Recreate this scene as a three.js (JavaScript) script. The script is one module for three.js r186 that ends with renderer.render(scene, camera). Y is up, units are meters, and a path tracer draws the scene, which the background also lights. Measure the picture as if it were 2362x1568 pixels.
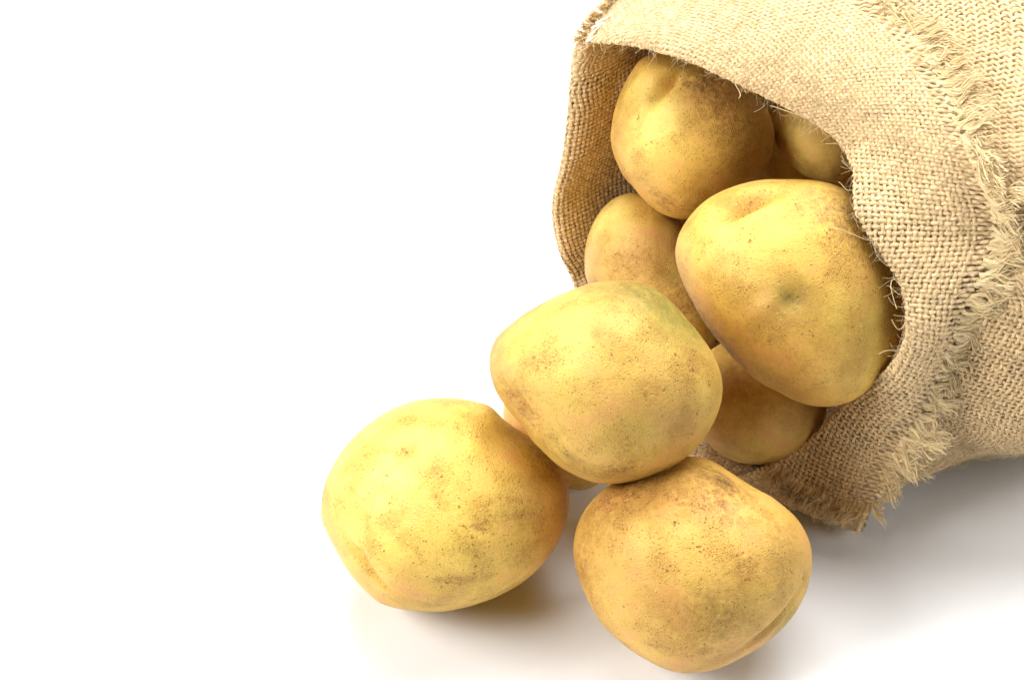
import * as THREE from 'three';
import { ImprovedNoise } from 'three/addons/math/ImprovedNoise.js';
import { mergeGeometries } from 'three/addons/utils/BufferGeometryUtils.js';
import { RoundedBoxGeometry } from 'three/addons/geometries/RoundedBoxGeometry.js';
import { RectAreaLightUniformsLib } from 'three/addons/lights/RectAreaLightUniformsLib.js';

// ---------------------------------------------------------------- camera, light, exposure
const ASPECT = 1024 / 679, FOV = 20, DIST = 0.75, ELEV = 45 * Math.PI / 180;
const camera = new THREE.PerspectiveCamera(FOV, ASPECT, 0.02, 20);
camera.position.set(0, DIST * Math.sin(ELEV), DIST * Math.cos(ELEV));
camera.lookAt(0, 0, 0); camera.updateMatrixWorld(true);
const scene = new THREE.Scene();
scene.background = new THREE.Color(0x000000);
const renderer = new THREE.WebGLRenderer({ antialias: true });
renderer.toneMapping = THREE.LinearToneMapping;
renderer.toneMappingExposure = 0.95;
renderer.shadowMap.enabled = true;
RectAreaLightUniformsLib.init();
// three soft boxes of the studio: [position, target, width, height, intensity, colour]
const LAMPS = [
  { pos: [-0.85, 0.85, 0.40], aim: [0.02, 0.04, 0.05], w: 0.6, h: 0.6, power: 15.5, col: [1.0, 0.99, 0.965], label: 'square softbox at the bare end of the table' },
  { pos: [0.22, 1.25, -0.55], aim: [0.12, 0.0, 0.04], w: 1.4, h: 1.0, power: 8.4, col: [1.0, 0.995, 0.98], label: 'very large softbox hung over the back of the table' },
  { pos: [1.05, 0.80, 0.55], aim: [0.12, 0.03, 0.06], w: 0.6, h: 0.6, power: 2.4, col: [0.96, 0.98, 1.0], label: 'dim square softbox beside the sack end of the table' },
];

// ---------------------------------------------------------------- helpers
let seed = 12345;
const rnd = () => { seed |= 0; seed = seed + 0x6D2B79F5 | 0; let t = Math.imul(seed ^ seed >>> 15, 1 | seed); t = t + Math.imul(t ^ t >>> 7, 61 | t) ^ t; return ((t ^ t >>> 14) >>> 0) / 4294967296; };
const rr = (a, b) => a + (b - a) * rnd();
const gauss = () => (rnd() + rnd() + rnd() + rnd() - 2) * 1.0;
const clamp = (x, a, b) => x < a ? a : x > b ? b : x;
const smooth = (a, b, x) => { const t = clamp((x - a) / (b - a), 0, 1); return t * t * (3 - 2 * t); };
const noise = new ImprovedNoise();
const fbm = (x, y, z, o) => { let s = 0, a = 0.5; for (let i = 0; i < o; i++) { s += a * noise.noise(x, y, z); x *= 2.03; y *= 2.03; z *= 2.03; a *= 0.5; } return s; };
const V = (x, y, z) => new THREE.Vector3(x, y, z);
const CM = 0.01;
// photo pixel (on a 2361 x 1568 view of the photograph) -> ray, then a point at a height above the table
const PW = 2361, PH = 1568, TAN = Math.tan(FOV * Math.PI / 360);
const cR = V().setFromMatrixColumn(camera.matrixWorld, 0), cU = V().setFromMatrixColumn(camera.matrixWorld, 1), cN = V().setFromMatrixColumn(camera.matrixWorld, 2);
const ray = (px, py) => V().addScaledVector(cR, (px / PW * 2 - 1) * TAN * ASPECT).addScaledVector(cU, (1 - py / PH * 2) * TAN).sub(cN).normalize();
const at = (px, py, ycm) => { const d = ray(px, py), s = (ycm * CM - camera.position.y) / d.y; return camera.position.clone().addScaledVector(d, s); };
const taken = new Map();
const numbered = n => { const k = taken.get(n) || 0; taken.set(n, k + 1); return k ? `${n}_${String(k).padStart(3, '0')}` : n; };
function place(o, name, label, category, group) { o.name = numbered(name); o.userData = { label, category }; if (group) o.userData.group = group; scene.add(o); return o; }
function meshOf(name, geo, mat, parent, ud) { const m = new THREE.Mesh(geo, mat); m.name = name; m.castShadow = m.receiveShadow = true; if (ud) Object.assign(m.userData, ud); if (parent) parent.add(m); return m; }
function dataTex(data, w, h, srgb) { const t = new THREE.DataTexture(data, w, h, THREE.RGBAFormat); t.wrapS = t.wrapT = THREE.RepeatWrapping; t.magFilter = THREE.LinearFilter; t.minFilter = THREE.LinearFilter; if (srgb) t.colorSpace = THREE.SRGBColorSpace; t.needsUpdate = true; return t; }

// ---------------------------------------------------------------- soft boxes
for (const L of LAMPS) {
  const g = new THREE.Group(); place(g, 'softbox', L.label, 'softbox', 'studio softboxes');
  g.position.set(...L.pos); g.lookAt(...L.aim);
  const light = new THREE.RectAreaLight(new THREE.Color().setRGB(...L.col), L.power, L.w, L.h);
  light.position.set(...L.pos); light.lookAt(...L.aim); scene.add(light);
  light.position.add(V(0, 0, 1).applyQuaternion(g.quaternion).multiplyScalar(0.012));
  meshOf('diffuser_lamp', new RoundedBoxGeometry(L.w, L.h, 0.012, 2, 0.005), new THREE.MeshStandardMaterial({ color: 0xffffff, roughness: 0.9, emissive: new THREE.Color().setRGB(...L.col), emissiveIntensity: 0.8 }), g);
  const back = new THREE.CylinderGeometry(0.08, L.w / Math.SQRT2 * 1.01, 0.25, 4, 1, false); back.rotateY(Math.PI / 4); back.rotateX(-Math.PI / 2); back.translate(0, 0, -0.135);
  meshOf('housing', back, new THREE.MeshStandardMaterial({ color: 0x151515, roughness: 0.8 }), g);
}

// ---------------------------------------------------------------- table top
{
  const N = 512, c = new Uint8Array(N * N * 4), r = new Uint8Array(N * N * 4);
  for (let j = 0; j < N; j++) for (let i = 0; i < N; i++) {
    const a = i / N * Math.PI * 2, b = j / N * Math.PI * 2, k = (j * N + i) * 4;
    const n = fbm(Math.cos(a) * 2 + 7, Math.sin(a) * 2 + Math.cos(b) * 2, Math.sin(b) * 2 + 3, 4);
    const v = 240 + n * 2; c[k] = v; c[k + 1] = v; c[k + 2] = v + 1; c[k + 3] = 255;
    const q = 128 + n * 12 + (rnd() - 0.5) * 6; r[k] = r[k + 1] = r[k + 2] = q; r[k + 3] = 255;
  }
  const ct = dataTex(c, N, N, true), rt = dataTex(r, N, N, false); for (const t of [ct, rt]) t.repeat.set(3, 2);
  const m = new THREE.MeshPhysicalMaterial({ color: 0xffffff, map: ct, roughness: 0.62, roughnessMap: rt, specularIntensity: 0.8 });
  const t = meshOf('tabletop', new RoundedBoxGeometry(2.6, 0.03, 2.0, 3, 0.006), m, scene, { kind: 'structure', label: 'glossy white tabletop under the sack and potatoes' });
  t.position.y = -0.015;
}

// ---------------------------------------------------------------- potatoes
// outlines are pixel positions in the photograph; y is the height of the centre above the table in cm; df, db the half-thickness towards and away from the camera
const zoomed = (pts, x0, y0, s) => pts.map(([x, y]) => [(x0 + x / s) * PW / 3700, (y0 + y / s) * PW / 3700]);
const POTATOES = [
  { key: 'left', skin: [226, 187, 90], y: 3.71, df: 3.9, db: 3.7, res: 2048, tone: [0, 0.0],
    out: zoomed([[104, 780], [125, 620], [170, 510], [240, 400], [330, 300], [450, 200], [560, 135], [700, 85], [860, 67], [960, 70], [1080, 90], [1160, 110], [1210, 150], [1250, 203], [1330, 258], [1420, 315], [1505, 385], [1590, 480], [1640, 580], [1668, 690], [1660, 800], [1630, 900], [1570, 1020], [1480, 1130], [1380, 1220], [1280, 1280], [1120, 1350], [980, 1390], [820, 1412], [700, 1405], [560, 1385], [450, 1345], [390, 1280], [320, 1215], [270, 1150], [210, 1040], [150, 930], [110, 850]], 1100, 1400, 1.742) },
  { key: 'front', skin: [214, 173, 86], y: 3.69, df: 3.8, db: 3.7, res: 2048, tone: [0.35, 0.1],
    out: zoomed([[132, 700], [145, 590], [180, 490], [240, 400], [310, 330], [390, 270], [480, 220], [600, 160], [740, 115], [860, 92], [960, 95], [1030, 115], [1100, 150], [1170, 200], [1250, 255], [1340, 310], [1450, 365], [1530, 430], [1600, 490], [1660, 580], [1695, 660], [1708, 740], [1700, 860], [1680, 960], [1640, 1050], [1580, 1150], [1500, 1240], [1420, 1310], [1330, 1370], [1220, 1430], [1100, 1490], [1000, 1515], [880, 1525], [780, 1510], [680, 1470], [590, 1420], [510, 1370], [430, 1305], [370, 1250], [300, 1170], [250, 1080], [200, 970], [160, 860], [138, 780]], 2000, 1600, 1.83) },
  { key: 'middle', skin: [212, 174, 86], y: 8.5, df: 3.6, db: 3.5, res: 2048, tone: [0.1, 0.2],
    out: zoomed([[133, 600], [145, 520], [170, 450], [210, 395], [290, 340], [370, 270], [450, 225], [560, 165], [680, 110], [780, 70], [880, 45], [1000, 30], [1100, 32], [1200, 45], [1300, 85], [1380, 140], [1450, 210], [1530, 300], [1590, 370], [1650, 450], [1700, 520], [1740, 600], [1770, 680], [1785, 760], [1780, 860], [1750, 960], [1700, 1070], [1650, 1150], [1580, 1230], [1500, 1300], [1400, 1360], [1300, 1400], [1200, 1435], [1100, 1455], [1000, 1467], [900, 1462], [820, 1440], [740, 1405], [660, 1360], [590, 1310], [540, 1260], [480, 1200], [430, 1150], [400, 1090], [350, 1030], [290, 970], [240, 900], [190, 830], [155, 740], [138, 670]], 1700, 1000, 1.96) },
  { key: 'right', skin: [212, 172, 80], y: 8.3, df: 3.4, db: 3.3, res: 2048, tone: [0.15, 0.3],
    out: [[1556, 580], [1565, 540], [1590, 500], [1630, 460], [1680, 435], [1740, 418], [1800, 413], [1850, 412], [1900, 418], [1950, 437], [2000, 490], [2045, 560], [2075, 630], [2085, 700], [2078, 770], [2055, 830], [2015, 885], [1975, 920], [1930, 935], [1890, 938], [1850, 930], [1800, 905], [1750, 880], [1710, 845], [1670, 800], [1630, 750], [1600, 700], [1575, 650], [1560, 610]] },
  { key: 'upper', skin: [214, 172, 82], y: 8.6, df: 3.2, db: 3.1, res: 2048, tone: [0.1, 0.1],
    out: [[1408, 320], [1412, 280], [1425, 230], [1440, 195], [1460, 160], [1475, 137], [1500, 124], [1545, 122], [1600, 130], [1660, 155], [1720, 195], [1765, 245], [1785, 300], [1782, 350], [1755, 400], [1710, 445], [1650, 485], [1600, 503], [1560, 505], [1520, 490], [1490, 465], [1460, 430], [1440, 410], [1425, 380], [1412, 345]] },
  { key: 'back', skin: [214, 178, 92], y: 3.3, df: 2.8, db: 2.6, res: 2048, tone: [0.3, 0.0],
    out: [[1348, 600], [1352, 560], [1365, 520], [1390, 480], [1420, 455], [1452, 445], [1500, 455], [1545, 490], [1590, 545], [1625, 610], [1650, 680], [1658, 745], [1645, 800], [1610, 830], [1560, 830], [1500, 805], [1440, 765], [1395, 720], [1365, 670], [1350, 635]] },
  { key: 'small', y: 8.4, df: 1.9, db: 1.9, res: 1024, tone: [0.2, 0.2],
    out: [[1783, 300], [1787, 272], [1800, 245], [1830, 215], [1875, 200], [1925, 208], [1965, 240], [1985, 290], [1985, 345], [1965, 395], [1925, 420], [1880, 415], [1840, 394], [1815, 370], [1795, 338]] },
  { key: 'under', y: 2.75, df: 2.4, db: 2.3, res: 1024, tone: [0.25, 0.25],
    out: [[1600, 930], [1605, 870], [1630, 815], [1680, 785], [1745, 775], [1815, 790], [1870, 830], [1900, 885], [1905, 950], [1880, 1010], [1830, 1050], [1760, 1070], [1690, 1062], [1635, 1025], [1608, 980]] },
  { key: 'hidden', y: 2.43, df: 2.45, db: 2.4, res: 1024, tone: [0.45, 0.2],
    out: [[1160, 965], [1164, 920], [1185, 875], [1225, 840], [1280, 822], [1340, 825], [1395, 850], [1432, 895], [1448, 950], [1445, 1010], [1425, 1065], [1390, 1108], [1345, 1131], [1300, 1122], [1250, 1095], [1205, 1050], [1172, 1005]] },
];
// marks seen on each potato: [px, py, half-length cm, half-width cm, turn deg, amount]; dents push in, bumps have a negative amount
const DENTS = {
  left: [[868, 1318, 1.3, 0.18, 50, 0.19], [900, 1300, 1.6, 0.5, 50, -0.10], [840, 1275, 0.3, 0.3, 0, 0.10], [825, 1200, 0.45, 0.25, 50, 0.06], [1165, 955, 0.9, 0.35, 50, 0.18], [1110, 1255, 0.5, 0.4, 0, -0.06], [905, 1345, 0.9, 0.3, 40, -0.08], [1100, 1270, 0.18, 0.18, 0, 0.05]],
  front: [[1795, 1425, 1.5, 0.22, -42, 0.20], [1820, 1420, 0.9, 0.3, -50, 0.12], [1760, 1385, 0.5, 0.35, -30, 0.05], [1420, 1440, 0.5, 0.25, 60, 0.06], [1560, 1150, 1.2, 0.9, 10, 0.10], [1770, 1365, 0.4, 0.2, -40, -0.07]],
  middle: [[1205, 940, 1.0, 0.35, 38, 0.24], [1255, 995, 0.35, 0.3, 0, -0.10], [1290, 1010, 0.3, 0.3, 0, 0.07], [1230, 965, 0.35, 0.25, 30, 0.10]],
  right: [[1706, 494, 0.8, 0.13, -35, 0.18], [1690, 488, 1.05, 0.42, -32, 0.42], [1735, 515, 1.0, 0.35, -35, -0.10], [1655, 478, 0.4, 0.25, -10, 0.10], [1725, 470, 0.8, 0.22, -40, 0.14], [1825, 690, 0.5, 0.4, -30, 0.13], [1770, 710, 0.8, 0.3, -50, -0.10], [1850, 415, 0.8, 0.6, 0, 0.08]],
  upper: [[1548, 186, 0.6, 0.13, -62, 0.16], [1540, 190, 0.75, 0.26, -60, 0.32], [1520, 215, 0.5, 0.3, -50, 0.12], [1590, 150, 0.5, 0.4, 0, 0.06], [1500, 180, 0.6, 0.4, 20, -0.06]],
  back: [[1550, 645, 0.5, 0.25, 20, 0.10], [1530, 620, 0.5, 0.4, 20, 0.06]],
  small: [[1840, 285, 0.4, 0.2, -50, 0.08]], under: [[1690, 830, 0.5, 0.4, 0, 0.06]], hidden: [],
};
// colour patches: kind 'green' greening, 'dirt' brown soil or russet, 'dark' grey-brown bruise, 'pale' clean yellow
const PATCHES = {
  left: [['dark', 862, 1310, 0.9, 0.07, 50, 0.5], ['pale', 870, 1130, 1.9, 2.2, 20, 0.9], ['dirt', 1250, 1060, 1.0, 0.7, 40, 0.75], ['dirt', 1040, 930, 0.9, 0.4, 10, 0.45], ['dirt', 930, 1045, 0.3, 0.2, 0, 0.8], ['dirt', 1105, 1210, 0.35, 0.22, 40, 0.95], ['dirt', 1045, 1330, 0.7, 0.15, 10, 0.7], ['dirt', 1010, 1390, 0.3, 0.12, 0, 0.9], ['dirt', 1190, 1180, 0.7, 0.5, 0, 0.4], ['dirt', 855, 1290, 0.25, 0.1, 50, 0.9], ['dirt', 1165, 970, 0.6, 0.3, 45, 0.6], ['dirt', 900, 1210, 0.4, 0.2, 50, 0.5]],
  front: [['dirt', 1668, 1122, 1.0, 0.6, 28, 1.2], ['dark', 1668, 1118, 0.7, 0.4, 28, 0.7], ['dirt', 1630, 1165, 1.0, 0.45, 10, 1.0], ['dirt', 1440, 1135, 1.5, 1.0, -12, 1.1], ['dirt', 1640, 1410, 1.0, 0.9, 0, 0.6], ['green', 1650, 1400, 0.9, 0.9, 0, 0.4], ['dark', 1800, 1260, 0.6, 1.1, 0, 0.35], ['dirt', 1345, 1300, 0.4, 0.7, 0, 0.8], ['dirt', 1700, 1300, 0.6, 0.4, 0, 0.6], ['green', 1820, 1440, 0.7, 1.2, -45, 0.75], ['dirt', 1600, 1500, 1.2, 0.35, 0, 0.55], ['green', 1590, 1200, 1.4, 0.3, 0, 0.3]],
  middle: [['green', 1520, 695, 2.0, 1.7, 18, 1.15], ['dark', 1565, 695, 1.2, 0.8, 30, 0.75], ['dark', 1470, 675, 1.3, 0.8, 0, 0.4], ['green', 1590, 755, 0.6, 0.5, 40, 0.6], ['dirt', 1200, 930, 0.8, 0.6, 30, 1.2], ['dirt', 1240, 835, 0.6, 0.3, -10, 0.7], ['dark', 1312, 1042, 0.4, 0.2, 40, 0.9], ['dirt', 1430, 1075, 0.5, 0.3, 0, 1.2], ['dirt', 1370, 1090, 1.6, 0.25, 10, 0.55], ['dirt', 1590, 850, 0.3, 0.7, 20, 0.5], ['pale', 1260, 800, 1.6, 1.1, -20, 0.6], ['green', 1460, 970, 1.0, 0.7, 0, 0.3], ['dark', 1560, 960, 0.6, 0.4, 0, 0.3], ['dirt', 1275, 790, 0.3, 0.2, 0, 0.5]],
  right: [['dark', 1710, 494, 0.7, 0.10, -35, 0.7], ['green', 1690, 488, 0.5, 0.3, -30, 0.4], ['dark', 1628, 745, 1.4, 0.7, 55, 0.95], ['dirt', 1610, 720, 1.5, 0.6, 55, 0.5], ['dark', 1930, 480, 1.2, 0.8, 50, 0.8], ['dirt', 1950, 560, 1.0, 0.8, 50, 0.7], ['green', 1820, 690, 0.8, 0.7, 0, 0.7], ['dark', 1830, 690, 0.35, 0.25, 0, 0.55], ['pale', 1680, 560, 1.6, 1.1, -20, 0.8], ['dirt', 1590, 600, 0.2, 0.5, 0, 0.5], ['green', 1990, 740, 1.4, 1.1, 60, 0.4], ['dirt', 1800, 800, 1.5, 0.9, 20, 0.35], ['dark', 1700, 828, 1.5, 0.6, 35, 0.65], ['dirt', 1770, 425, 1.0, 0.15, -5, 0.6]],
  upper: [['dark', 1550, 188, 0.5, 0.1, -62, 0.5], ['dirt', 1640, 205, 1.2, 0.8, 50, 1.2], ['dark', 1622, 198, 0.7, 0.5, 50, 0.8], ['pale', 1500, 300, 1.0, 1.5, 10, 0.9], ['dirt', 1690, 310, 1.0, 1.2, 0, 0.6], ['dirt', 1550, 470, 1.0, 0.4, 10, 0.8], ['pale', 1470, 200, 0.6, 0.6, 0, 0.5]],
  back: [['pale', 1400, 500, 1.0, 0.8, 0, 0.7], ['dirt', 1460, 600, 0.9, 0.7, 0, 0.5], ['green', 1555, 640, 0.4, 0.25, 30, 0.7], ['dirt', 1570, 700, 0.9, 0.9, 0, 0.7]],
  small: [['dirt', 1850, 380, 0.8, 0.4, 20, 0.4], ['green', 1850, 280, 0.5, 0.4, -40, 0.4]], under: [['dirt', 1720, 880, 2.0, 1.5, 0, 0.3]], hidden: [['dirt', 1330, 1100, 2, 1, 0, 0.4]],
};
const DARK_SPOTS = { left: [[952, 1050], [1010, 1390], [850, 1290], [1075, 1215], [1090, 1245], [1035, 1335], [1060, 1335], [1025, 1345], [1055, 1160], [900, 1100]], front: [[1595, 1255], [1620, 1440], [1690, 1385], [1345, 1310], [1610, 1270], [1560, 1210]], middle: [[1483, 916], [1310, 1035], [1320, 1050], [1350, 1075], [1430, 1080], [1245, 985], [1590, 855], [1555, 825], [1625, 880], [1445, 750], [1600, 950], [1585, 1000]], right: [[1735, 560], [1830, 690], [1660, 680], [1905, 640], [1775, 700], [1870, 760], [1910, 540]], upper: [[1475, 272], [1545, 485], [1625, 205], [1500, 330], [1580, 420]], back: [[1460, 640], [1445, 610], [1475, 570], [1420, 585], [1480, 655], [1440, 655]], small: [], under: [], hidden: [] };
const FILL = [];
const LABELS = {
  left: 'large pale yellow potato lying alone on the bare table with a groove at its end',
  front: 'freckled potato on the table beside the sack corner with a green dimple at its end',
  middle: 'potato with a grey-green cheek lying on top of three others outside the sack',
  right: 'big oval potato in the sack mouth with a deep folded eye under the cuff edge',
  upper: 'potato with a notch and dark scab tucked under the upper cuff edge of the sack',
  back: 'spotted potato wedged against the inner far wall of the sack mouth',
  small: 'small potato peeping out of the dark deep inside the sack',
  under: 'shaded potato on the sack floor beneath the big oval potato',
  hidden: 'potato on the table almost covered by the potato with the grey-green cheek',
};
function potatoShape(P) {
  let sx = 0, sy = 0; for (const p of P.out) { sx += p[0]; sy += p[1]; }
  let x0 = 1e9, x1 = -1e9, y0 = 1e9, y1 = -1e9; for (const [x, y] of P.out) { x0 = Math.min(x0, x); x1 = Math.max(x1, x); y0 = Math.min(y0, y); y1 = Math.max(y1, y); }
  const cx = (x0 + x1) / 2, cy = (y0 + y1) / 2, C = at(cx, cy, P.y);
  const N = camera.position.clone().sub(C).normalize(), R = V(0, 1, 0).cross(N).normalize(), U = N.clone().cross(R);
  const flat = (px, py) => { const d = ray(px, py), s = C.clone().sub(camera.position).dot(N) / d.dot(N), p = camera.position.clone().addScaledVector(d, s).sub(C); return [p.dot(R), p.dot(U)]; };
  const polar = P.out.map(([x, y]) => { const [a, b] = flat(x, y); return [Math.atan2(b, a), Math.hypot(a, b)]; }).sort((a, b) => a[0] - b[0]);
  const M = 720, tab = new Float64Array(M);
  for (let i = 0; i < M; i++) {
    const th = -Math.PI + (i + 0.5) / M * 2 * Math.PI; let k = polar.findIndex(p => p[0] > th); if (k < 0) k = polar.length;
    const b = polar[k % polar.length], a = polar[(k - 1 + polar.length) % polar.length];
    let ta = a[0], tb = b[0]; if (tb <= ta) tb += 2 * Math.PI; let t = th; if (t < ta) t += 2 * Math.PI;
    tab[i] = a[1] + (b[1] - a[1]) * (t - ta) / (tb - ta);
  }
  for (let s = 0; s < 60; s++) { const c = tab.slice(); for (let i = 0; i < M; i++) tab[i] = (c[(i + M - 1) % M] + 2 * c[i] + c[(i + 1) % M]) / 4; }
  const rim = th => { let f = (th + Math.PI) / (2 * Math.PI) * M - 0.5; f = (f % M + M) % M; const i = Math.floor(f), q = f - i; return tab[i % M] * (1 - q) + tab[(i + 1) % M] * q; };
  const df = P.df * CM, db = P.db * CM, E = 2.15;
  // radius along the local direction (x right, y up, z to the viewer of the photograph)
  const base = (x, y, z) => { const c = Math.hypot(x, y), r = rim(Math.atan2(y, x)), D = z > 0 ? df : db; return Math.pow(Math.pow(c / r, E) + Math.pow(Math.abs(z) / D, E), -1 / E); };
  const onFront = (px, py) => { const [a, b] = flat(px, py), h = Math.hypot(a, b), th = Math.atan2(b, a); let lo = 0, hi = Math.PI / 2; for (let i = 0; i < 40; i++) { const m = (lo + hi) / 2, d = [Math.cos(m) * Math.cos(th), Math.cos(m) * Math.sin(th), Math.sin(m)]; if (base(...d) * Math.cos(m) > h) lo = m; else hi = m; } const d = V(Math.cos(lo) * Math.cos(th), Math.cos(lo) * Math.sin(th), Math.sin(lo)); return d.clone().multiplyScalar(base(d.x, d.y, d.z)); };
  const spot = (px, py, rx, ry, deg) => {
    const p = onFront(px, py), e = 1e-3, d = p.clone().normalize();
    const t1 = V(1, 0, 0).addScaledVector(d, -d.x).normalize(), t2 = d.clone().cross(t1);
    const f = q => { q.normalize(); return q.clone().multiplyScalar(base(q.x, q.y, q.z)); };
    const n = f(d.clone().addScaledVector(t1, e)).sub(f(d.clone().addScaledVector(t1, -e))).cross(f(d.clone().addScaledVector(t2, e)).sub(f(d.clone().addScaledVector(t2, -e)))).normalize();
    const a = -deg * Math.PI / 180, e1 = V(Math.cos(a), Math.sin(a), 0); e1.addScaledVector(n, -e1.dot(n)).normalize(); const e2 = n.clone().cross(e1);
    return { p, n, e1, e2, rx: rx * CM, ry: ry * CM };
  };
  const dents = (DENTS[P.key] || []).map(([px, py, rx, ry, deg, am]) => ({ ...spot(px, py, rx, ry, deg), am: am * 1.35 * CM }));
  const seedOf = P.key.length * 3.7 + P.key.charCodeAt(0) * 0.91;
  const radius = (x, y, z) => {
    let r = base(x, y, z);
    r *= 1 + 0.012 * fbm(x * 1.8 + seedOf, y * 1.8, z * 1.8, 3) * (0.35 + 0.65 * Math.abs(z));
    const X = x * r, Y = y * r, Z = z * r;
    for (const s of dents) { const a = X - s.p.x, b = Y - s.p.y, c = Z - s.p.z; const u = (a * s.e1.x + b * s.e1.y + c * s.e1.z) / s.rx, v = (a * s.e2.x + b * s.e2.y + c * s.e2.z) / s.ry, w = (a * s.n.x + b * s.n.y + c * s.n.z) / 0.015; const q = u * u + v * v + w * w; if (q < 9) r -= s.am * Math.exp(-q); }
    return r;
  };
  return { C, R, U, N, radius, base, spot, seedOf, onFront };
}
const KINDS = { green: [134, 128, 56], dirt: [138, 94, 46], dark: [92, 76, 50], pale: [244, 226, 126] };
function potatoTextures(P, S) {
  const W = P.res, H = W / 2, col = new Float32Array(W * H * 3), hgt = new Float32Array(W * H), so = S.seedOf;
  const pats = (PATCHES[P.key] || []).map(([k, px, py, rx, ry, deg, am]) => ({ ...S.spot(px, py, rx, ry, deg), c: KINDS[k], k, am }));
  const step = 4, w2 = W / step, h2 = H / step + 1;
  // slow noise on a coarse grid of directions, fine noise per texel
  const dirOf = (i, j) => { const u = i / W * 2 * Math.PI, v = j / H * Math.PI, s = Math.sin(v); return [-Math.cos(u) * s, -Math.cos(v), Math.sin(u) * s]; }; // j = 0 at the bottom pole
  const coarse = new Float32Array(w2 * h2 * 8);
  for (let j = 0; j < h2; j++) for (let i = 0; i < w2; i++) {
    const [x, y, z] = dirOf(i * step, j * step), r = S.base(x, y, z), X = x * r * 100, Y = y * r * 100, Z = z * r * 100, k = (j * w2 + i) * 8;
    const edge = fbm(X * 2.6 + so, Y * 2.6, Z * 2.6, 3), edge2 = fbm(X * 6.5, Y * 6.5 + so, Z * 6.5, 3);
    let g = 0, dirt = 0, dark = 0, pale = 0;
    for (const s of pats) {
      const a = X / 100 - s.p.x, b = Y / 100 - s.p.y, c = Z / 100 - s.p.z, u = (a * s.e1.x + b * s.e1.y + c * s.e1.z) / s.rx, v = (a * s.e2.x + b * s.e2.y + c * s.e2.z) / s.ry, q = u * u + v * v + Math.pow((a * s.n.x + b * s.n.y + c * s.n.z) / 0.012, 2);
      if (q > 12) continue;
      const soft = s.k === 'green' || s.k === 'pale' ? 0.4 : 1, e = Math.exp(-q * 0.9) * s.am * clamp(0.9 + (edge * 1.8 + edge2 * 1.2) * soft, 0, 1.7);
      if (s.k === 'green') g += e; else if (s.k === 'dirt') dirt += e; else if (s.k === 'dark') dark += e; else pale += e;
    }
    coarse[k] = fbm(X * 0.42 + so, Y * 0.42 + 9, Z * 0.42, 3); coarse[k + 1] = fbm(X * 0.9 + 31, Y * 0.9 + so, Z * 0.9, 4); coarse[k + 2] = edge2; coarse[k + 3] = g; coarse[k + 4] = dirt; coarse[k + 5] = dark; coarse[k + 6] = pale; coarse[k + 7] = edge;
  }
  const cf = (i, j, o) => { const fx = i / step, fy = j / step, x = Math.floor(fx), y = Math.floor(fy), a = fx - x, b = fy - y, x1 = (x + 1) % w2, y1 = Math.min(y + 1, h2 - 1), g = (q, w) => coarse[(w * w2 + q) * 8 + o]; return (g(x, y) * (1 - a) + g(x1, y) * a) * (1 - b) + (g(x, y1) * (1 - a) + g(x1, y1) * a) * b; };
  const densMap = new Float32Array(W * H);
  for (let j = 0; j < H; j++) for (let i = 0; i < W; i++) {
    const [x, y, z] = dirOf(i + 0.5, j + 0.5), k = j * W + i;
    const n0 = cf(i, j, 0), n1 = cf(i, j, 1), e2 = cf(i, j, 2), g = cf(i, j, 3), dirt = cf(i, j, 4), dark = cf(i, j, 5), pale = cf(i, j, 6);
    const fine = noise.noise(x * 70 + so, y * 70, z * 70), fine2 = noise.noise(x * 125, y * 125 + so, z * 125), net = 1 - Math.abs(noise.noise(x * 60 + 3, y * 60 + so, z * 60)) * 2.2;
    // golden skin, drifting between lemon, ochre and tan
    let [cr, cg, cb] = P.skin || [214, 176, 90];
    const t1 = clamp(n0 * 2.2 + 0.1 - P.tone[0] * 0.5, -1, 1), t2 = clamp(n1 * 2 + P.tone[1] * 0.3, -1, 1);
    cr += 12 * t1; cg += 20 * t1; cb += 6 * t1;
    if (t2 > 0) { cr -= 13 * t2; cg -= 9 * t2; cb -= 12 * t2; } else { cr += 2 * -t2; cg -= 14 * -t2; cb += 6 * -t2; }
    const mixTo = (c, a) => { a = clamp(a, 0, 0.92); cr += (c[0] - cr) * a; cg += (c[1] - cg) * a; cb += (c[2] - cb) * a; };
    mixTo(KINDS.pale, pale * 0.8);
    mixTo(KINDS.green, g * 0.85);
    const russet = clamp(0.40 + n1 * 2.3 + dirt * 0.8 - pale * 0.45 + e2 * 0.5, 0, 1);
    mixTo([178, 130, 64], russet * clamp(0.25 + net * 0.55 + fine * 0.5, 0, 1) * 0.75);
    mixTo(KINDS.dirt, dirt * clamp(0.42 + fine * 0.7 + e2 * 0.7, 0.08, 1.1) * 0.8);
    mixTo(KINDS.dark, dark * clamp(0.6 + fine * 0.6 + e2 * 0.7, 0.1, 1.1) * 0.66);
    const gr = 1 + fine * 0.06 + fine2 * 0.07;
    col[k * 3] = cr * gr; col[k * 3 + 1] = cg * gr; col[k * 3 + 2] = cb * gr;
    hgt[k] = 0.5 + fine * 0.05 + fine2 * 0.05 + e2 * 0.05 + net * 0.04 * russet - dirt * 0.05;
    densMap[k] = clamp(0.42 + n1 * 1.0 + dirt * 0.5 - pale * 0.25 + e2 * 0.4 + g * 0.1, 0.04, 1);
  }
  // pores and scabs, each a small mark of its own
  const texel = 2 * Math.PI * 0.042 / W;
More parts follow.
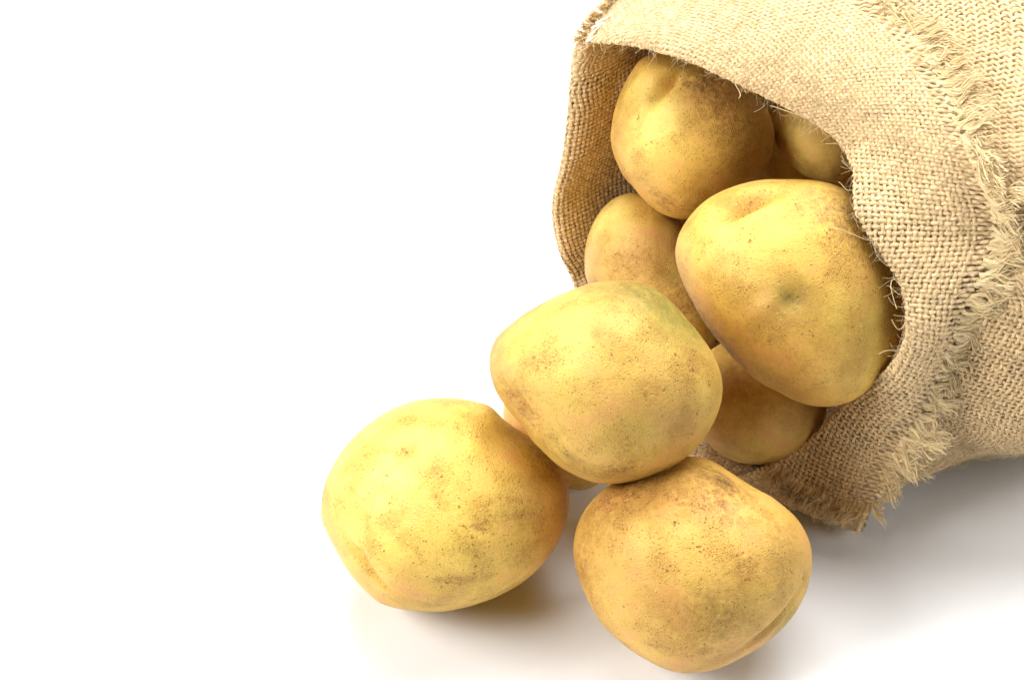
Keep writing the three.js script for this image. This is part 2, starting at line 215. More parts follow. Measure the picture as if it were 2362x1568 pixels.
  const splat = (x, y, z, rad, fn) => {
    const v = Math.acos(clamp(-y, -1, 1)) / Math.PI * H, sinv = Math.max(0.05, Math.sqrt(1 - y * y)); let u = Math.atan2(z, -x) / (2 * Math.PI) * W; if (u < 0) u += W;
    const rv = rad / texel, ru = rv / sinv; if (ru > W / 4) return;
    for (let j = Math.max(0, Math.floor(v - rv)); j <= Math.min(H - 1, Math.ceil(v + rv)); j++) for (let i = Math.floor(u - ru); i <= Math.ceil(u + ru); i++) { const a = (i + 0.5 - u) / ru, b = (j + 0.5 - v) / rv, d = a * a + b * b; if (d < 1) fn(j * W + (i % W + W) % W, Math.sqrt(d), a, b); }
  };
  const tint = (k, c, a) => { for (let q = 0; q < 3; q++) col[k * 3 + q] += (c[q] - col[k * 3 + q]) * a; };
  const n = W > 1500 ? 26000 : 16000;
  for (let s = 0; s < n; s++) {
    const y = rr(-1, 1), a = rnd() * 6.2832, q = Math.sqrt(1 - y * y), x = Math.cos(a) * q, z = Math.sin(a) * q;
    let u = Math.atan2(z, -x) / (2 * Math.PI) * W; if (u < 0) u += W; const k0 = Math.min(H - 1, Math.floor(Math.acos(-y) / Math.PI * H)) * W + Math.floor(u) % W;
    const dn = densMap[k0]; if (rnd() > dn * 1.1) continue;
    const big = rnd() < 0.05 * dn, rad = (big ? rr(0.3, 0.6) : rr(0.15, 0.34)) * 1e-3, st = (big ? rr(0.55, 0.9) : rr(0.35, 0.8)) * (0.6 + 0.4 * dn), c = [rr(138, 178), rr(92, 120), rr(40, 62)], kx = rr(-0.6, 0.6);
    splat(x, y, z, rad, (k, d, aa, bb) => { const f = 1 - smooth(0.45, 1, d + kx * aa * bb); tint(k, c, f * st); hgt[k] -= f * 0.20 * st; });
  }
  for (let s = 0; s < n / 60; s++) { // pale raised lenticels
    const y = rr(-1, 1), a = rnd() * 6.2832, q = Math.sqrt(1 - y * y);
    splat(Math.cos(a) * q, y, Math.sin(a) * q, rr(0.2, 0.5) * 1e-3, (k, d) => { const f = 1 - smooth(0.3, 1, d); tint(k, [246, 224, 150], f * 0.55); hgt[k] += f * 0.18; });
  }
  for (const [px, py] of DARK_SPOTS[P.key] || []) {
    const p = S.onFront(px, py).normalize(); const m = 2 + Math.floor(rnd() * 3);
    for (let s = 0; s < m; s++) { const d = p.clone().add(V(gauss(), gauss(), gauss()).multiplyScalar(0.035)).normalize(); splat(d.x, d.y, d.z, rr(0.25, 0.75) * 1e-3, (k, dd, a, b) => { const f = 1 - smooth(0.3, 1, dd + 0.3 * a * b); tint(k, [118, 76, 34], f * 0.5); hgt[k] -= f * 0.16; }); }
  }
  const A = new Uint8Array(W * H * 4), B = new Uint8Array(W * H * 4);
  for (let k = 0; k < W * H; k++) { A[k * 4] = clamp(col[k * 3], 0, 255); A[k * 4 + 1] = clamp(col[k * 3 + 1], 0, 255); A[k * 4 + 2] = clamp(col[k * 3 + 2], 0, 255); const h = clamp(hgt[k] * 255, 0, 255); B[k * 4] = B[k * 4 + 1] = B[k * 4 + 2] = h; A[k * 4 + 3] = B[k * 4 + 3] = 255; }
  return [dataTex(A, W, H, true), dataTex(B, W, H, false)];
}
// the sack is full: more potatoes lie in the dark behind those in its mouth
for (const [x, y, z, k] of [[18.2, 4.4, -2.6, 1], [13.0, 4.4, -7.6, 2], [18.6, 11.4, -4.2, 3], [19.5, 5.0, 4.5, 4], [20.4, 4.6, -9.0, 5]]) FILL.push({ key: 'fill' + k, world: [x, y, z], r: [3.9, 3.5, 3.6] });
const built = {};
for (const P of POTATOES) {
  const S = potatoShape(P), seg = P.res > 1500 ? [176, 112] : [120, 80];
  const g = new THREE.SphereGeometry(1, seg[0], seg[1]), p = g.attributes.position;
  for (let i = 0; i < p.count; i++) { const x = p.getX(i), y = p.getY(i), z = p.getZ(i), l = Math.hypot(x, y, z), r = S.radius(x / l, y / l, z / l); p.setXYZ(i, x / l * r, y / l * r, z / l * r); }
  const rot = new THREE.Matrix4().makeBasis(S.R, S.U, S.N); g.applyMatrix4(rot);
  g.computeVertexNormals();
  { // the seam of the grid shares its normals
    const nn = g.attributes.normal, w = seg[0] + 1;
    for (let j = 0; j <= seg[1]; j++) { const a = j * w, b = a + seg[0], q = V(nn.getX(a) + nn.getX(b), nn.getY(a) + nn.getY(b), nn.getZ(a) + nn.getZ(b)).normalize(); for (const k of [a, b]) nn.setXYZ(k, q.x, q.y, q.z); }
  }
  g.computeBoundingBox();
  const [map, bump] = potatoTextures(P, S);
  const m = new THREE.MeshPhysicalMaterial({ map, bumpMap: bump, bumpScale: 0.0012, roughness: 0.5, specularIntensity: 0.55 });
  const o = meshOf('potato', g, m); place(o, 'potato', LABELS[P.key], 'potato', 'potatoes spilling from the sack');
  o.position.copy(S.C);
  built[P.key] = { S, o, g };
}
for (const F of FILL) {
  const k = +F.key.slice(4), g = new THREE.SphereGeometry(1, 72, 48), p = g.attributes.position;
  for (let i = 0; i < p.count; i++) { const x = p.getX(i), y = p.getY(i), z = p.getZ(i), f = 1 + 0.10 * fbm(x * 1.3 + k * 5, y * 1.3, z * 1.3, 3); p.setXYZ(i, x * f * F.r[0] * CM, y * f * F.r[1] * CM, z * f * F.r[2] * CM); }
  g.rotateY(k * 1.3); g.computeVertexNormals();
  const o = meshOf('potato', g, built.under.o.material); place(o, 'potato', 'potato buried in the dark of the sack behind the others', 'potato', 'potatoes buried in the sack'); o.position.set(...F.world.map(v => v * CM));
}
// ---------------------------------------------------------------- the sack: one cloth, from the frayed edge of the turned-back cuff over the fold into the body
const RIM = [[1790, 1064, 1.7], [1866, 1014, 2.8], [1938, 946, 4.5], [2012, 884, 6.8], [2071, 822, 8.5], [2090, 742, 9.8], [2075, 650, 10.7], [2026, 572, 11.4], [1974, 484, 12.1], [1970, 398, 12.5], [1930, 320, 12.7], [1836, 256, 12.9], [1735, 205, 13.1], [1622, 153, 13.2], [1500, 112, 13.0], [1400, 98, 12.4], [1338, 104, 11.4], [1320, 170, 10.3], [1312, 270, 8.7], [1300, 370, 7.0], [1277, 475, 5.0], [1290, 570, 3.0], [1325, 655, 1.0], [1372, 800, 0.3], [1490, 1000, 0.25], [1655, 1100, 0.35]];
const EDGE = [[2010, 1172, 1.7], [2035, 1100, 2.8], [2070, 1035, 4.0], [2118, 955, 5.5], [2164, 851, 7.4], [2206, 754, 9.2], [2252, 650, 10.9], [2286, 565, 11.8], [2290, 500, 12.6], [2268, 430, 13.6], [2235, 350, 14.4], [2195, 250, 15.0], [2140, 145, 15.4], [2060, 50, 15.6], [1900, -50, 15.5], [1700, -90, 15.0], [1540, -70, 13.8]];
const NS = RIM.length;
const rimP = RIM.map(([x, y, h]) => at(x, y, h));
const AX = V(0.87, 0, -0.49).normalize();
const mid = pts => pts.reduce((a, p) => a.add(p), V()).multiplyScalar(1 / pts.length);
const rimC = mid(rimP);
const outw = (p, c) => { const d = p.clone().sub(c); d.addScaledVector(AX, -d.dot(AX)); return d.normalize(); };
const push = (p, c, cm) => { const o = outw(p, c); return p.clone().addScaledVector(o, cm * CM); };
const edgeP = rimP.map((p, i) => {
  if (i < EDGE.length) return at(...EDGE[i]);
  const q = p.clone().addScaledVector(AX, 6.5 * CM);
  if (i < 23) { q.copy(push(q, rimC.clone().addScaledVector(AX, 0.065), 1.0)); q.y = Math.max(q.y, 0.002 + (i === 22 ? 0.006 : 0)); }
  else q.y = 0.0016;
  return q;
});
if (EDGE.length < 26) { edgeP[25] = at(1960, 1205, 0.2); }
const ANG = [-62, -48, -34, -20, -8, 3, 14, 24, 34, 44, 55, 67, 80, 93, 106, 119, 134, 147, 160, 173, 187, 201, 215, 237, 262, 285];
const BX = V(0.30, 0, 0.954).normalize();
const oval = (c, hw, y0, y1, e) => ANG.map(a => { const t = a * Math.PI / 180, q = v => Math.sign(v) * Math.pow(Math.abs(v), e); const cy = (y0 + y1) / 2, hh = (y1 - y0) / 2; return V(c[0] * CM, (cy + hh * q(Math.sin(t))) * CM, c[1] * CM).addScaledVector(BX, hw * CM * q(Math.cos(t))); });
const low = (p, y) => { p.y = Math.max(p.y, y * CM); return p; };
const edgeC = mid(edgeP);
const inner = (p, c, i, cm) => i < 4 ? p.clone().addScaledVector(V(0.58, -0.2, -0.79), cm * CM * (i < 3 ? 1 : 0.6)).addScaledVector(outw(p, c), i < 3 ? 0 : -0.4 * cm * CM) : push(p, c, -cm);
const LOOPS = [
  [-7.0, edgeP],
  [-3.6, rimP.map((p, i) => low(push(p.clone().lerp(edgeP[i], 0.5), rimC, i < 22 ? 0.35 : 0), 0.15))],
  [-0.7, rimP.map((p, i) => low(push(p.clone().lerp(edgeP[i], 0.10), rimC, i < 22 ? 0.28 : 0), 0.15))],
  [0.0, rimP],
  [0.7, rimP.map((p, i) => low(i < 22 ? inner(p.clone().lerp(edgeP[i], i < 16 ? 0.2 : 0.1), rimC, i, i < 4 ? 0.25 : i < 16 ? 0.10 : 0.22) : p.clone().lerp(edgeP[i], 0.1), 0.42))],
  [3.6, rimP.map((p, i) => low(i < 22 ? inner(p.clone().lerp(edgeP[i], 0.5), rimC, i, [0.7, 0.7, 0.6, 0.5][i] ?? 0.2) : p.clone().lerp(edgeP[i], 0.5), 0.42))],
  [7.2, edgeP.map((p, i) => i === 25 ? V(0.123, 0.0042, 0.068) : low(i < 22 ? inner(p, edgeC, i, [1.6, 1.3, 0.9, 0.6][i] ?? 0.45) : p.clone(), 0.42))],
  [13, oval([17.3, -0.7], 11.1, 0.42, 16.0, 0.78)],
  [21, oval([24.5, -3.0], 10.0, 0.42, 15.0, 0.85)],
];
const smoothLoops = LOOPS.map(l => l[1]);
const catmull = t => { const t2 = t * t, t3 = t2 * t; return [-0.5 * t3 + t2 - 0.5 * t, 1.5 * t3 - 2.5 * t2 + 1, -1.5 * t3 + 2 * t2 + 0.5 * t, 0.5 * t3 - 0.5 * t2]; };
function cloth(s, q, out) { // s: station 0..26 round the sack, q: loop 0..8 along it
  const i = Math.floor(s), ws = catmull(s - i), k = Math.min(Math.floor(q), LOOPS.length - 2), wq = catmull(q - k);
  let x = 0, y = 0, z = 0;
  for (let b = 0; b < 4; b++) {
    const kk = clamp(k + b - 1, 0, LOOPS.length - 1), L = smoothLoops[kk];
    for (let a = 0; a < 4; a++) { const p = L[((i + a - 1) % NS + NS) % NS], w = ws[a] * wq[b]; x += p.x * w; y += p.y * w; z += p.z * w; }
  }
  return out.set(x, y, z);
}
// yarns lie evenly: place round the sack by mean length of the loops
const NWARP = 310, SUB = 4, PITCH = 0.00206, QEND = 7.45, NU = NWARP * SUB;
const cum = [0]; { const a = V(), b = V(); for (let i = 0; i < NS; i++) { let d = 0; for (const q of [0, 3, 7]) { let l = 0; cloth(i, q, a); for (let m = 1; m <= 6; m++) { cloth(i + m / 6 - (m === 6 ? 1e-9 : 0), q, b); l += a.distanceTo(b); a.copy(b); } d += l; } cum.push(cum[i] + d / 3); } }
const sOf = u => { const d = (u - Math.floor(u)) * cum[NS]; let i = 0; while (i < NS - 1 && cum[i + 1] < d) i++; return i + (d - cum[i]) / (cum[i + 1] - cum[i]); };
const uOf = s => { s = (s % NS + NS) % NS; const i = Math.floor(s); return (cum[i] + (cum[i + 1] - cum[i]) * (s - i)) / cum[NS]; };
const ROWS = 118 * SUB; // rows of the grid, quarter pitch apart, counted from the frayed edge
const GP = new Float32Array(NU * ROWS * 3).fill(NaN), GN = new Float32Array(NU * ROWS * 3), GQ = new Float32Array(NU * ROWS).fill(99), FOLD = new Float32Array(NU);
{
  const STEPS = 480, p = V(), pr = V(), e = V();
  for (let i = 0; i < NU; i++) {
    const s = sOf(i / NU); let L = 0, row = 0; cloth(s, 0, pr);
    const put = (v, q) => { const k = row * NU + i; GP[k * 3] = v.x; GP[k * 3 + 1] = v.y; GP[k * 3 + 2] = v.z; GQ[k] = q; row++; };
    put(pr, 0);
    for (let m = 1; m <= STEPS && row < ROWS; m++) {
      const q = m / STEPS * QEND - 1e-7; cloth(s, q, p);
      const f = smooth(0, 1.2, q) * (0.25 + 0.75 * smooth(0, 1, Math.abs(q - 3))), w = fbm(p.x * 26 + 4, p.y * 26, p.z * 26, 3) * 0.0035 * f * (q < 3 ? 1 : p.y > 0.02 ? 1 : 0.2); // slack folds of the cloth
      e.copy(p).sub(rimC); e.addScaledVector(AX, -e.dot(AX)).normalize(); p.addScaledVector(e, w); p.y = Math.max(p.y, q < 3 ? 0.0015 : 0.003);
      const d = p.distanceTo(pr); if (q < 3) FOLD[i] = L + d;
      while (row < ROWS && L + d >= row * PITCH / SUB) { const t = (row * PITCH / SUB - L) / d; put(e.copy(pr).lerp(p, t), q); }
      L += d; pr.copy(p);
    }
  }
  const a = V(), b = V();
  for (let r = 0; r < ROWS; r++) for (let i = 0; i < NU; i++) {
    const k = r * NU + i; if (Number.isNaN(GP[k * 3])) continue;
    let k1 = Math.min(r + 1, ROWS - 1) * NU + i; if (Number.isNaN(GP[k1 * 3])) k1 = k; const k0 = Math.max(r - 1, 0) * NU + i;
    let l = r * NU + (i + 1) % NU, m = r * NU + (i + NU - 1) % NU; if (Number.isNaN(GP[l * 3])) l = k; if (Number.isNaN(GP[m * 3])) m = k;
    a.set(GP[l * 3] - GP[m * 3], GP[l * 3 + 1] - GP[m * 3 + 1], GP[l * 3 + 2] - GP[m * 3 + 2]); b.set(GP[k1 * 3] - GP[k0 * 3], GP[k1 * 3 + 1] - GP[k0 * 3 + 1], GP[k1 * 3 + 2] - GP[k0 * 3 + 2]);
    a.cross(b).normalize(); GN[k * 3] = a.x; GN[k * 3 + 1] = a.y; GN[k * 3 + 2] = a.z;
  }
}
const gridP = (i, r) => { const k = (r * NU + ((i % NU) + NU) % NU) * 3; return V(GP[k], GP[k + 1], GP[k + 2]); };
const gridN = (i, r) => { const k = (r * NU + ((i % NU) + NU) % NU) * 3; return V(GN[k], GN[k + 1], GN[k + 2]); };

// jute: streaky fibres along the yarn, wound slightly round it
const juteTex = (() => {
  const W = 256, H = 64, c = new Uint8Array(W * H * 4), b = new Uint8Array(W * H * 4);
  for (let j = 0; j < H; j++) for (let i = 0; i < W; i++) {
    const u = i / W, v = (j / H + u * 2) % 1, a = u * 6.2832, d = v * 6.2832, k = (j * W + i) * 4;
    const n = fbm(Math.cos(a) * 0.6 + 5, Math.sin(a) * 0.6 + Math.cos(d) * 3.2, Math.sin(d) * 3.2 + 2, 4), n2 = noise.noise(Math.cos(a) * 2.2, Math.sin(a) * 2.2 + Math.cos(d) * 7, Math.sin(d) * 7);
    const f = n * 1.5 + n2 * 0.35;
    c[k] = clamp(238 + f * 46, 0, 255); c[k + 1] = clamp(210 + f * 54, 0, 255); c[k + 2] = clamp(164 + f * 60, 0, 255); c[k + 3] = 255;
    b[k] = b[k + 1] = b[k + 2] = clamp(128 + f * 120, 0, 255); b[k + 3] = 255;
  }
  return [dataTex(c, W, H, true), dataTex(b, W, H, false)];
})();
const jute = new THREE.MeshStandardMaterial({ map: juteTex[0], bumpMap: juteTex[1], bumpScale: 0.00035, roughness: 0.85, vertexColors: true });
const fibreMat = new THREE.MeshPhysicalMaterial({ color: new THREE.Color().setRGB(0.90, 0.77, 0.52), roughness: 0.6, vertexColors: true, side: THREE.DoubleSide });

class Tubes { // collects tubes into one mesh
  constructor() { this.p = []; this.n = []; this.uv = []; this.c = []; this.ix = []; this.count = 0; }
  // rings: [{p, n (surface normal), r (lateral radius), h (radius along n), c (tone rgb)}]
  tube(rings, sides, close) {
    const base = this.count; let len = 0; const t = V(), l = V();
    for (let m = 0; m < rings.length; m++) {
      const R = rings[m], A = rings[Math.max(0, m - 1)].p, B = rings[Math.min(rings.length - 1, m + 1)].p;
      t.copy(B).sub(A).normalize(); l.copy(R.n).cross(t).normalize(); const nx = t.clone().cross(l).normalize();
      if (m) len += R.p.distanceTo(rings[m - 1].p);
      for (let q = 0; q <= sides; q++) {
        const a = q / sides * 6.28318, ca = Math.cos(a), sa = Math.sin(a);
        this.p.push(R.p.x + (l.x * ca) * R.r + nx.x * sa * R.h, R.p.y + (l.y * ca) * R.r + nx.y * sa * R.h, R.p.z + (l.z * ca) * R.r + nx.z * sa * R.h);
        const ex = ca / R.r, ey = sa / R.h, m2 = Math.hypot(ex, ey);
        this.n.push((l.x * ex + nx.x * ey) / m2, (l.y * ex + nx.y * ey) / m2, (l.z * ex + nx.z * ey) / m2);
        this.uv.push(len / 0.012 + (R.o || 0), q / sides); this.c.push(R.c[0], R.c[1], R.c[2]);
      }
    }
    const w = sides + 1;
    for (let m = 0; m < rings.length - 1; m++) for (let q = 0; q < sides; q++) { const a = base + m * w + q, b = a + w; this.ix.push(a, a + 1, b, a + 1, b + 1, b); }
    if (close) for (const m of [0, rings.length - 1]) for (let q = 1; q < sides - 1; q++) { const a = base + m * w; m ? this.ix.push(a, a + q, a + q + 1) : this.ix.push(a, a + q + 1, a + q); }
    this.count += rings.length * w;
  }
  geometry() { const g = new THREE.BufferGeometry(); g.setAttribute('position', new THREE.Float32BufferAttribute(this.p, 3)); g.setAttribute('normal', new THREE.Float32BufferAttribute(this.n, 3)); g.setAttribute('uv', new THREE.Float32BufferAttribute(this.uv, 2)); g.setAttribute('color', new THREE.Float32BufferAttribute(this.c, 3)); g.setIndex(this.ix); return g; }
}
const sack = new THREE.Group(); place(sack, 'burlap_sack', 'tan burlap sack lying on its side with a frayed turned-back cuff', 'sack');
const BACK0 = uOf(17.5), BACK1 = uOf(24.9);
const inBack = i => i / NU > BACK0 && i / NU < BACK1;
const bodyT = new Tubes(), cuffT = new Tubes();
{
  const AMP = 0.00043;
  const tone = (a, b) => { const f = 0.96 + 0.16 * noise.noise(a * 0.37, b * 0.05, 1.7) + 0.10 * noise.noise(a * 1.3, b * 0.21, 8.1); return [f, f * (0.99 + 0.03 * noise.noise(a * 0.9, b * 0.04, 4)), f * (0.97 + 0.06 * noise.noise(a * 0.7, b * 0.06, 12))]; };
  const run = (list) => { let cur = null, side = null; for (const k of list.concat([null])) { const sd = k && k.q < 3 ? 0 : 1; if (!k || (cur && sd !== side)) { if (cur && cur.length > 1) { if (k) cur.push(k); (side ? bodyT : cuffT).tube(cur, cur[0].back ? 4 : 5, true); } cur = k ? [k] : null; side = sd; } else { if (!cur) { cur = []; side = sd; } cur.push(k); } } };
  const ring = (i, r, h, id, along, w, wh) => {
    const k = r * NU + ((i % NU) + NU) % NU; if (GP[k * 3] !== GP[k * 3]) return null;
    const thick = 1 + 0.34 * noise.noise(id * 3.1, along * 0.10, 2.2) + 0.22 * noise.noise(id * 5.7, along * 0.35, 6.6), n = V(GN[k * 3], GN[k * 3 + 1], GN[k * 3 + 2]);
    return { p: V(GP[k * 3], GP[k * 3 + 1], GP[k * 3 + 2]).addScaledVector(n, h), n, r: w * thick * (inBack(i) ? 1.3 : 1), h: wh * thick, c: tone(id, along), q: GQ[k], o: id * 0.37, back: i / NU > BACK0 && i / NU < BACK1 && id < 400 };
  };
  for (let a = 0; a < NWARP; a++) { // yarns from the mouth to the bottom of the sack
    const list = []; for (let r = 0; r < ROWS; r++) { const g = ring(a * SUB, r, AMP * Math.cos(Math.PI * r / SUB) * (a % 2 ? 1 : -1), a + 0.5, r, 0.00072, 0.00047); if (!g) break; list.push(g); }
    const wob = list.map((g, r) => 0.00026 * noise.noise(a * 2.3, r * 0.13, 9) + 0.00026 * noise.noise(a * 1.7, r * 0.5, 3));
    list.forEach((g, r) => { const b = gridP(a * SUB + 1, r).sub(gridP(a * SUB - 1, r)); if (b.x === b.x) g.p.addScaledVector(b.normalize(), wob[r]); });
    run(list);
  }
  for (let b = 3; b * SUB < ROWS; b++) { // yarns round the sack
    const r = b * SUB; let list = [];
    for (let i = 0; i <= NU; i++) { const g = ring(i, r, AMP * Math.cos(Math.PI * i / SUB) * (b % 2 ? -1 : 1), b + 400.5, i, 0.00070, 0.00046); if (g) { const d = gridP(i, Math.min(r + 1, ROWS - 1)).sub(gridP(i, Math.max(0, r - 1))); if (d.x === d.x) g.p.addScaledVector(d.normalize(), 0.00034 * noise.noise(b * 2.9, i * 0.07, 5) + 0.00022 * noise.noise(b * 1.9, i * 0.4, 3)); } if (!g) { if (list.length) run(list); list = []; } else list.push(g); }
    if (list.length) run(list);
  }
}
const bodyMesh = meshOf('body', bodyT.geometry(), jute, sack, { label: 'woven burlap body of the sack' });
const cuff = meshOf('cuff', cuffT.geometry(), jute, sack, { label: 'turned-back burlap cuff with a frayed edge' });
{ // the closed end, out of the picture
  const g = new THREE.BufferGeometry(), pos = [], ix = [], uv = [], nC = 104, nR = 15, c = mid(LOOPS[8][1]).addScaledVector(AX, 0.03), a = V();
  for (let r = 0; r <= nR; r++) for (let i = 0; i <= nC; i++) { const f = r / nR, h = clamp((f - 0.4) / 0.6, 0, 1); cloth((i % nC) / nC * NS, Math.min(QEND - 0.03 + f / 0.4 * (8 - QEND + 0.03), 8 - 1e-6), a); const p = a.clone().lerp(c, h); p.addScaledVector(AX, 0.02 * Math.sin(h * Math.PI)); pos.push(p.x, Math.max(p.y, 0.004), p.z); uv.push(i / nC * 40, f * 8); }
  for (let r = 0; r < nR; r++) for (let i = 0; i < nC; i++) { const k = r * (nC + 1) + i; ix.push(k, k + 1, k + nC + 1, k + 1, k + nC + 2, k + nC + 1); }
  g.setAttribute('position', new THREE.Float32BufferAttribute(pos, 3)); g.setAttribute('uv', new THREE.Float32BufferAttribute(uv, 2)); g.setIndex(ix); g.computeVertexNormals();
  meshOf('sack_bottom', g, new THREE.MeshStandardMaterial({ map: juteTex[0], roughness: 0.9, side: THREE.DoubleSide }), sack);
}
// ---------------------------------------------------------------- frayed yarns, seams, stray threads and fuzz of the sack
function tuft({ p, d, n, side, len, core, nf, spread, fr, sweep, lift, col, floor = 0.0012, droop = 0, open = 0.6, kink = 0.0006 }) { // one frayed yarn: a twisted core that opens into fibres
  const T = new Tubes(), ph = rnd() * 6;
  const path = f => p.clone().addScaledVector(d, len * f).addScaledVector(side, sweep * f * f + kink * Math.sin(f * 7 + ph)).addScaledVector(n, lift * f - droop * f * f);
  const tn = () => { const k = rr(0.75, 1.1); return [col[0] * k, col[1] * k * rr(0.96, 1.02), col[2] * k * rr(0.9, 1.05)]; };
  const cl = open; const rings = []; const cc = tn();
  for (let m = 0; m <= 5; m++) { const f = cl * m / 5, q = path(f); q.y = Math.max(q.y, floor); rings.push({ p: q, n, r: core * (1 - 0.55 * m / 5), h: core * (0.8 - 0.5 * m / 5), c: cc, o: ph }); }
  T.tube(rings, 5, true);
  for (let k = 0; k < nf; k++) {
    const a = rnd() * 6.283, r0 = core * 0.8 * Math.sqrt(rnd()), out = gauss() * spread, up = gauss() * spread * 0.6, f0 = rr(0, 0.35), f1 = rr(0.62, 1.15), w = rr(0.5, 1.5), c = tn(), pts = [], curl = rr(-1, 1) * spread * 0.6;
    for (let m = 0; m <= 6; m++) { const f = f0 + (f1 - f0) * m / 6, q = path(f), g = f * f; q.addScaledVector(side, Math.cos(a + f * 3) * r0 + out * g + curl * Math.sin(f * 5 * w)).addScaledVector(n, Math.sin(a + f * 3) * r0 + Math.abs(up) * g); q.y = Math.max(q.y, floor); const th = fr * w * (m === 6 ? 0.4 : 1); pts.push({ p: q, n, r: th, h: th, c }); }
    T.tube(pts, 3, false);
  }
  return T.geometry();
}
const outAt = (i, r) => { const n = gridN(i, r), p = gridP(i, r); const o = outw(p, rimC); if (n.dot(o) < 0) n.negate(); return n; };
const GOLD = [1.0, 0.93, 0.78];
{
  const last = Math.floor(uOf(17.4) * NWARP);
  for (let a = 0; a < last; a += rnd() < 0.12 ? 2 : 1) {
    const i = a * SUB, p = gridP(i, 1), d = gridP(i, 0).sub(gridP(i, 5)).normalize(), n = outAt(i, 2), side = n.clone().cross(d).normalize(), cl = noise.noise(a * 0.33, 2.2, 7), cl2 = noise.noise(a * 0.11, 5.2, 1);
    const tipIn = smooth(0, 14, a);
    const len = (0.0100 + 0.0045 * cl + 0.0035 * gauss()) * (0.55 + 0.5 * tipIn);
    meshOf('frayed_yarn', tuft({ p, d, n, side, len: Math.max(0.007, len), core: 0.00095, nf: 26, spread: 0.0030, fr: 0.00017, kink: 0.0009, sweep: 0.006 * cl + 0.004 * cl2 + 0.0015 * gauss(), lift: rr(0.002, 0.005) + 0.004 * smooth(10, 22, a) * (1 - smooth(70, 95, a)), droop: rr(0.001, 0.005) * tipIn, col: GOLD }), fibreMat, cuff);
  }
}
const BROWN = [0.92, 0.76, 0.52];
{ // raw seam along the lower side of the cuff, and the one over the far shoulder
  const B = V(0.49, 0, 0.87), seam = (st, dirOf, step, w, size) => {
    const i = Math.round(uOf(st) * NU); let made = 0;
    for (let r = 2; r * PITCH / SUB < FOLD[i] - 0.001; r += step) {
      for (let k = 0; k < w; k++) {
        const p = gridP(i + Math.round(rr(-2, 2)), r), n = outAt(i, r), t = gridP(i, r + 2).sub(gridP(i, r - 2)).normalize(), d = dirOf(n, t);
        meshOf('seam_tuft', tuft({ p, d, n: t, side: d.clone().cross(t).normalize(), len: rr(0.006, 0.009) * size, core: 0.0012 * size, nf: 20, spread: 0.0024, fr: 0.00012, sweep: 0.0012 * gauss(), lift: 0.001 * gauss(), col: BROWN }), fibreMat, cuff); made++;
      }
    }
    return made;
  };
  seam(25.97, (n, t) => V(-0.5 + gauss() * 0.25, 0.05 + gauss() * 0.25, 0.85 + gauss() * 0.2).normalize(), 3, 2, 1.2);
  seam(15.75, (n, t) => n.clone().add(V(-0.35 + gauss() * 0.2, 0.1 + gauss() * 0.15, gauss() * 0.2)).normalize(), 3, 2, 0.55);
  // white stitching beside the upper seam
  const i = Math.round(uOf(15.45) * NU), r1 = Math.floor(FOLD[i] / (PITCH / SUB)), pts = [];
  for (let k = 0; k < 9; k++) { const r = r1 - 1 - k * 2, j = i + (k % 2 ? 4 : -5); pts.push(gridP(j, r).addScaledVector(outAt(j, r), k % 3 ? 0.0016 : 0.0003)); }
  meshOf('stitch_thread', new THREE.TubeGeometry(new THREE.CatmullRomCurve3(pts), 80, 0.00036, 6), new THREE.MeshStandardMaterial({ color: 0xf2ece0, roughness: 0.7 }), cuff);
}
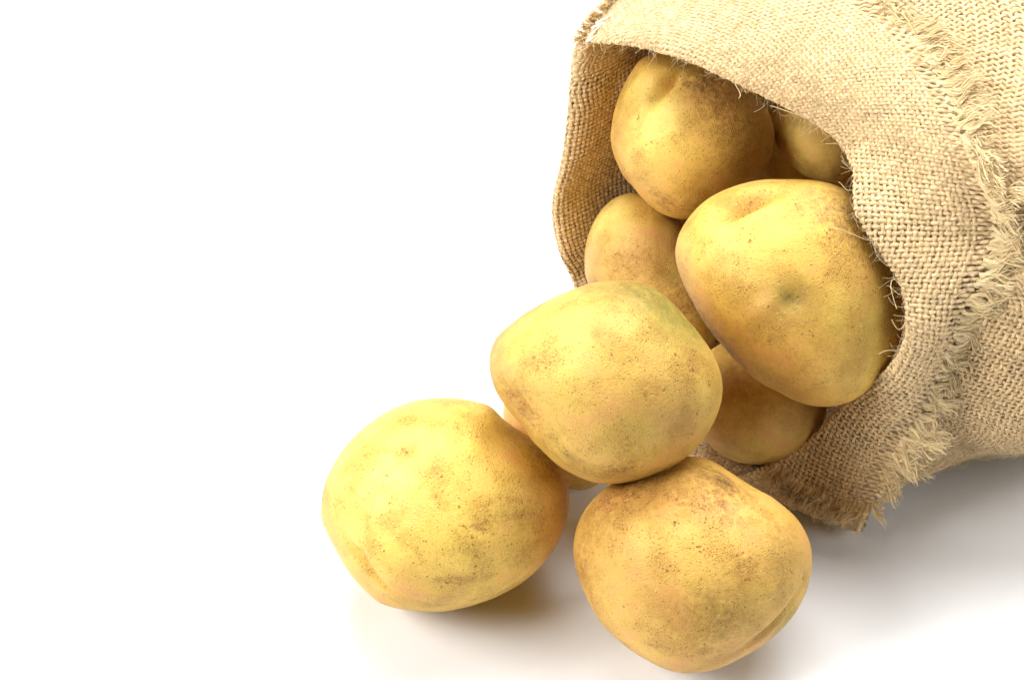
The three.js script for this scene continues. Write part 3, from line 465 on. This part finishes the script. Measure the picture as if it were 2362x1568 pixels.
{ // stray threads hanging off the fold
  const starts = [[6.1, 0.02], [5.2, 0.016], [4.4, 0.014], [7.2, 0.018], [8.6, 0.012], [10.8, 0.014], [12.3, 0.016], [13.4, 0.010], [13.9, 0.012], [2.2, 0.017], [2.4, 0.02], [1.8, 0.012], [5.7, 0.012], [14.4, 0.008]];
  for (const [st, reach] of starts) {
    const len = reach * 0.7;
    const i = Math.round(uOf(st) * NU), r = Math.round(FOLD[i] / (PITCH / SUB)), p = gridP(i, r), t = gridP(i + 3, r).sub(gridP(i - 3, r)).normalize(), n = outAt(i, r), f = AX.clone().negate().addScaledVector(n, rr(-0.1, 0.5)).addScaledVector(t, rr(-0.8, 0.8)).normalize();
    const pts = [], a = rr(-1, 1), b = rnd() * 6; for (let m = 0; m <= 7; m++) { const q = m / 7; pts.push(p.clone().addScaledVector(f, len * q).addScaledVector(t, len * 0.25 * Math.sin(q * 4 + b) - len * 0.25 * Math.sin(b)).addScaledVector(n, len * 0.35 * a * q * q + 0.0008)); }
    meshOf('loose_thread', new THREE.TubeGeometry(new THREE.CatmullRomCurve3(pts), 24, rr(0.00007, 0.00012), 4), new THREE.MeshStandardMaterial({ color: 0xe8d2a0, roughness: 0.7 }), cuff);
  }
}
{ // jute fuzz standing off the whole cloth
  const protos = []; for (let k = 0; k < 4; k++) { const pts = [], a = rr(0.2, 0.6), b = rr(0.6, 1.6), c = rr(-0.25, 0.25); for (let m = 0; m <= 5; m++) { const q = m / 5; pts.push(V(q - 0.15, a * Math.sin(q * 3.0) * 0.55 - 0.03, c * Math.sin(q * b * 3))); } protos.push(new THREE.TubeGeometry(new THREE.CatmullRomCurve3(pts), 6, 0.0075, 3)); }
  const fm = new THREE.MeshStandardMaterial({ color: new THREE.Color().setRGB(0.80, 0.66, 0.42), roughness: 0.75 });
  for (let k = 0; k < 4; k++) {
    const N = 6500, im = new THREE.InstancedMesh(protos[k], fm, N), M = new THREE.Matrix4(), X = V(), Y = V(), Z = V(); im.name = 'fuzz'; im.userData.kind = 'stuff'; im.castShadow = im.receiveShadow = true; let m = 0;
    while (m < N) {
      const i = Math.floor(rnd() * NU); let r = Math.floor(rnd() * ROWS * 0.92); const nearFold = rnd() < 0.016; if (nearFold) r = Math.round(FOLD[i] / (PITCH / SUB)) + Math.round(rr(-3, 2)); if (r < 0) continue;
      const q = GQ[r * NU + i]; if (q > 8 || (q > 3.2 && q < 5.6) || gridP(i, r).y < 0.004) continue;
      const n = outAt(i, r), p = gridP(i, r).addScaledVector(n, 0.0007), L = rr(0.003, 0.0075) * (nearFold ? 1.15 : 1);
      X.set(gauss(), gauss(), gauss()); X.addScaledVector(n, -X.dot(n)).normalize().addScaledVector(n, rr(-0.1, 0.45)); if (nearFold) X.addScaledVector(AX, -0.2); X.normalize(); Z.copy(X).cross(n).normalize(); Y.copy(Z).cross(X);
      M.makeBasis(X.multiplyScalar(L), Y.multiplyScalar(L), Z.multiplyScalar(L)).setPosition(p); im.setMatrixAt(m, M); const t = rr(0.7, 1.15); im.setColorAt(m, new THREE.Color().setRGB(t, t * rr(0.94, 1), t * rr(0.8, 1))); m++;
    }
    sack.add(im);
  }
}
renderer.render(scene, camera);
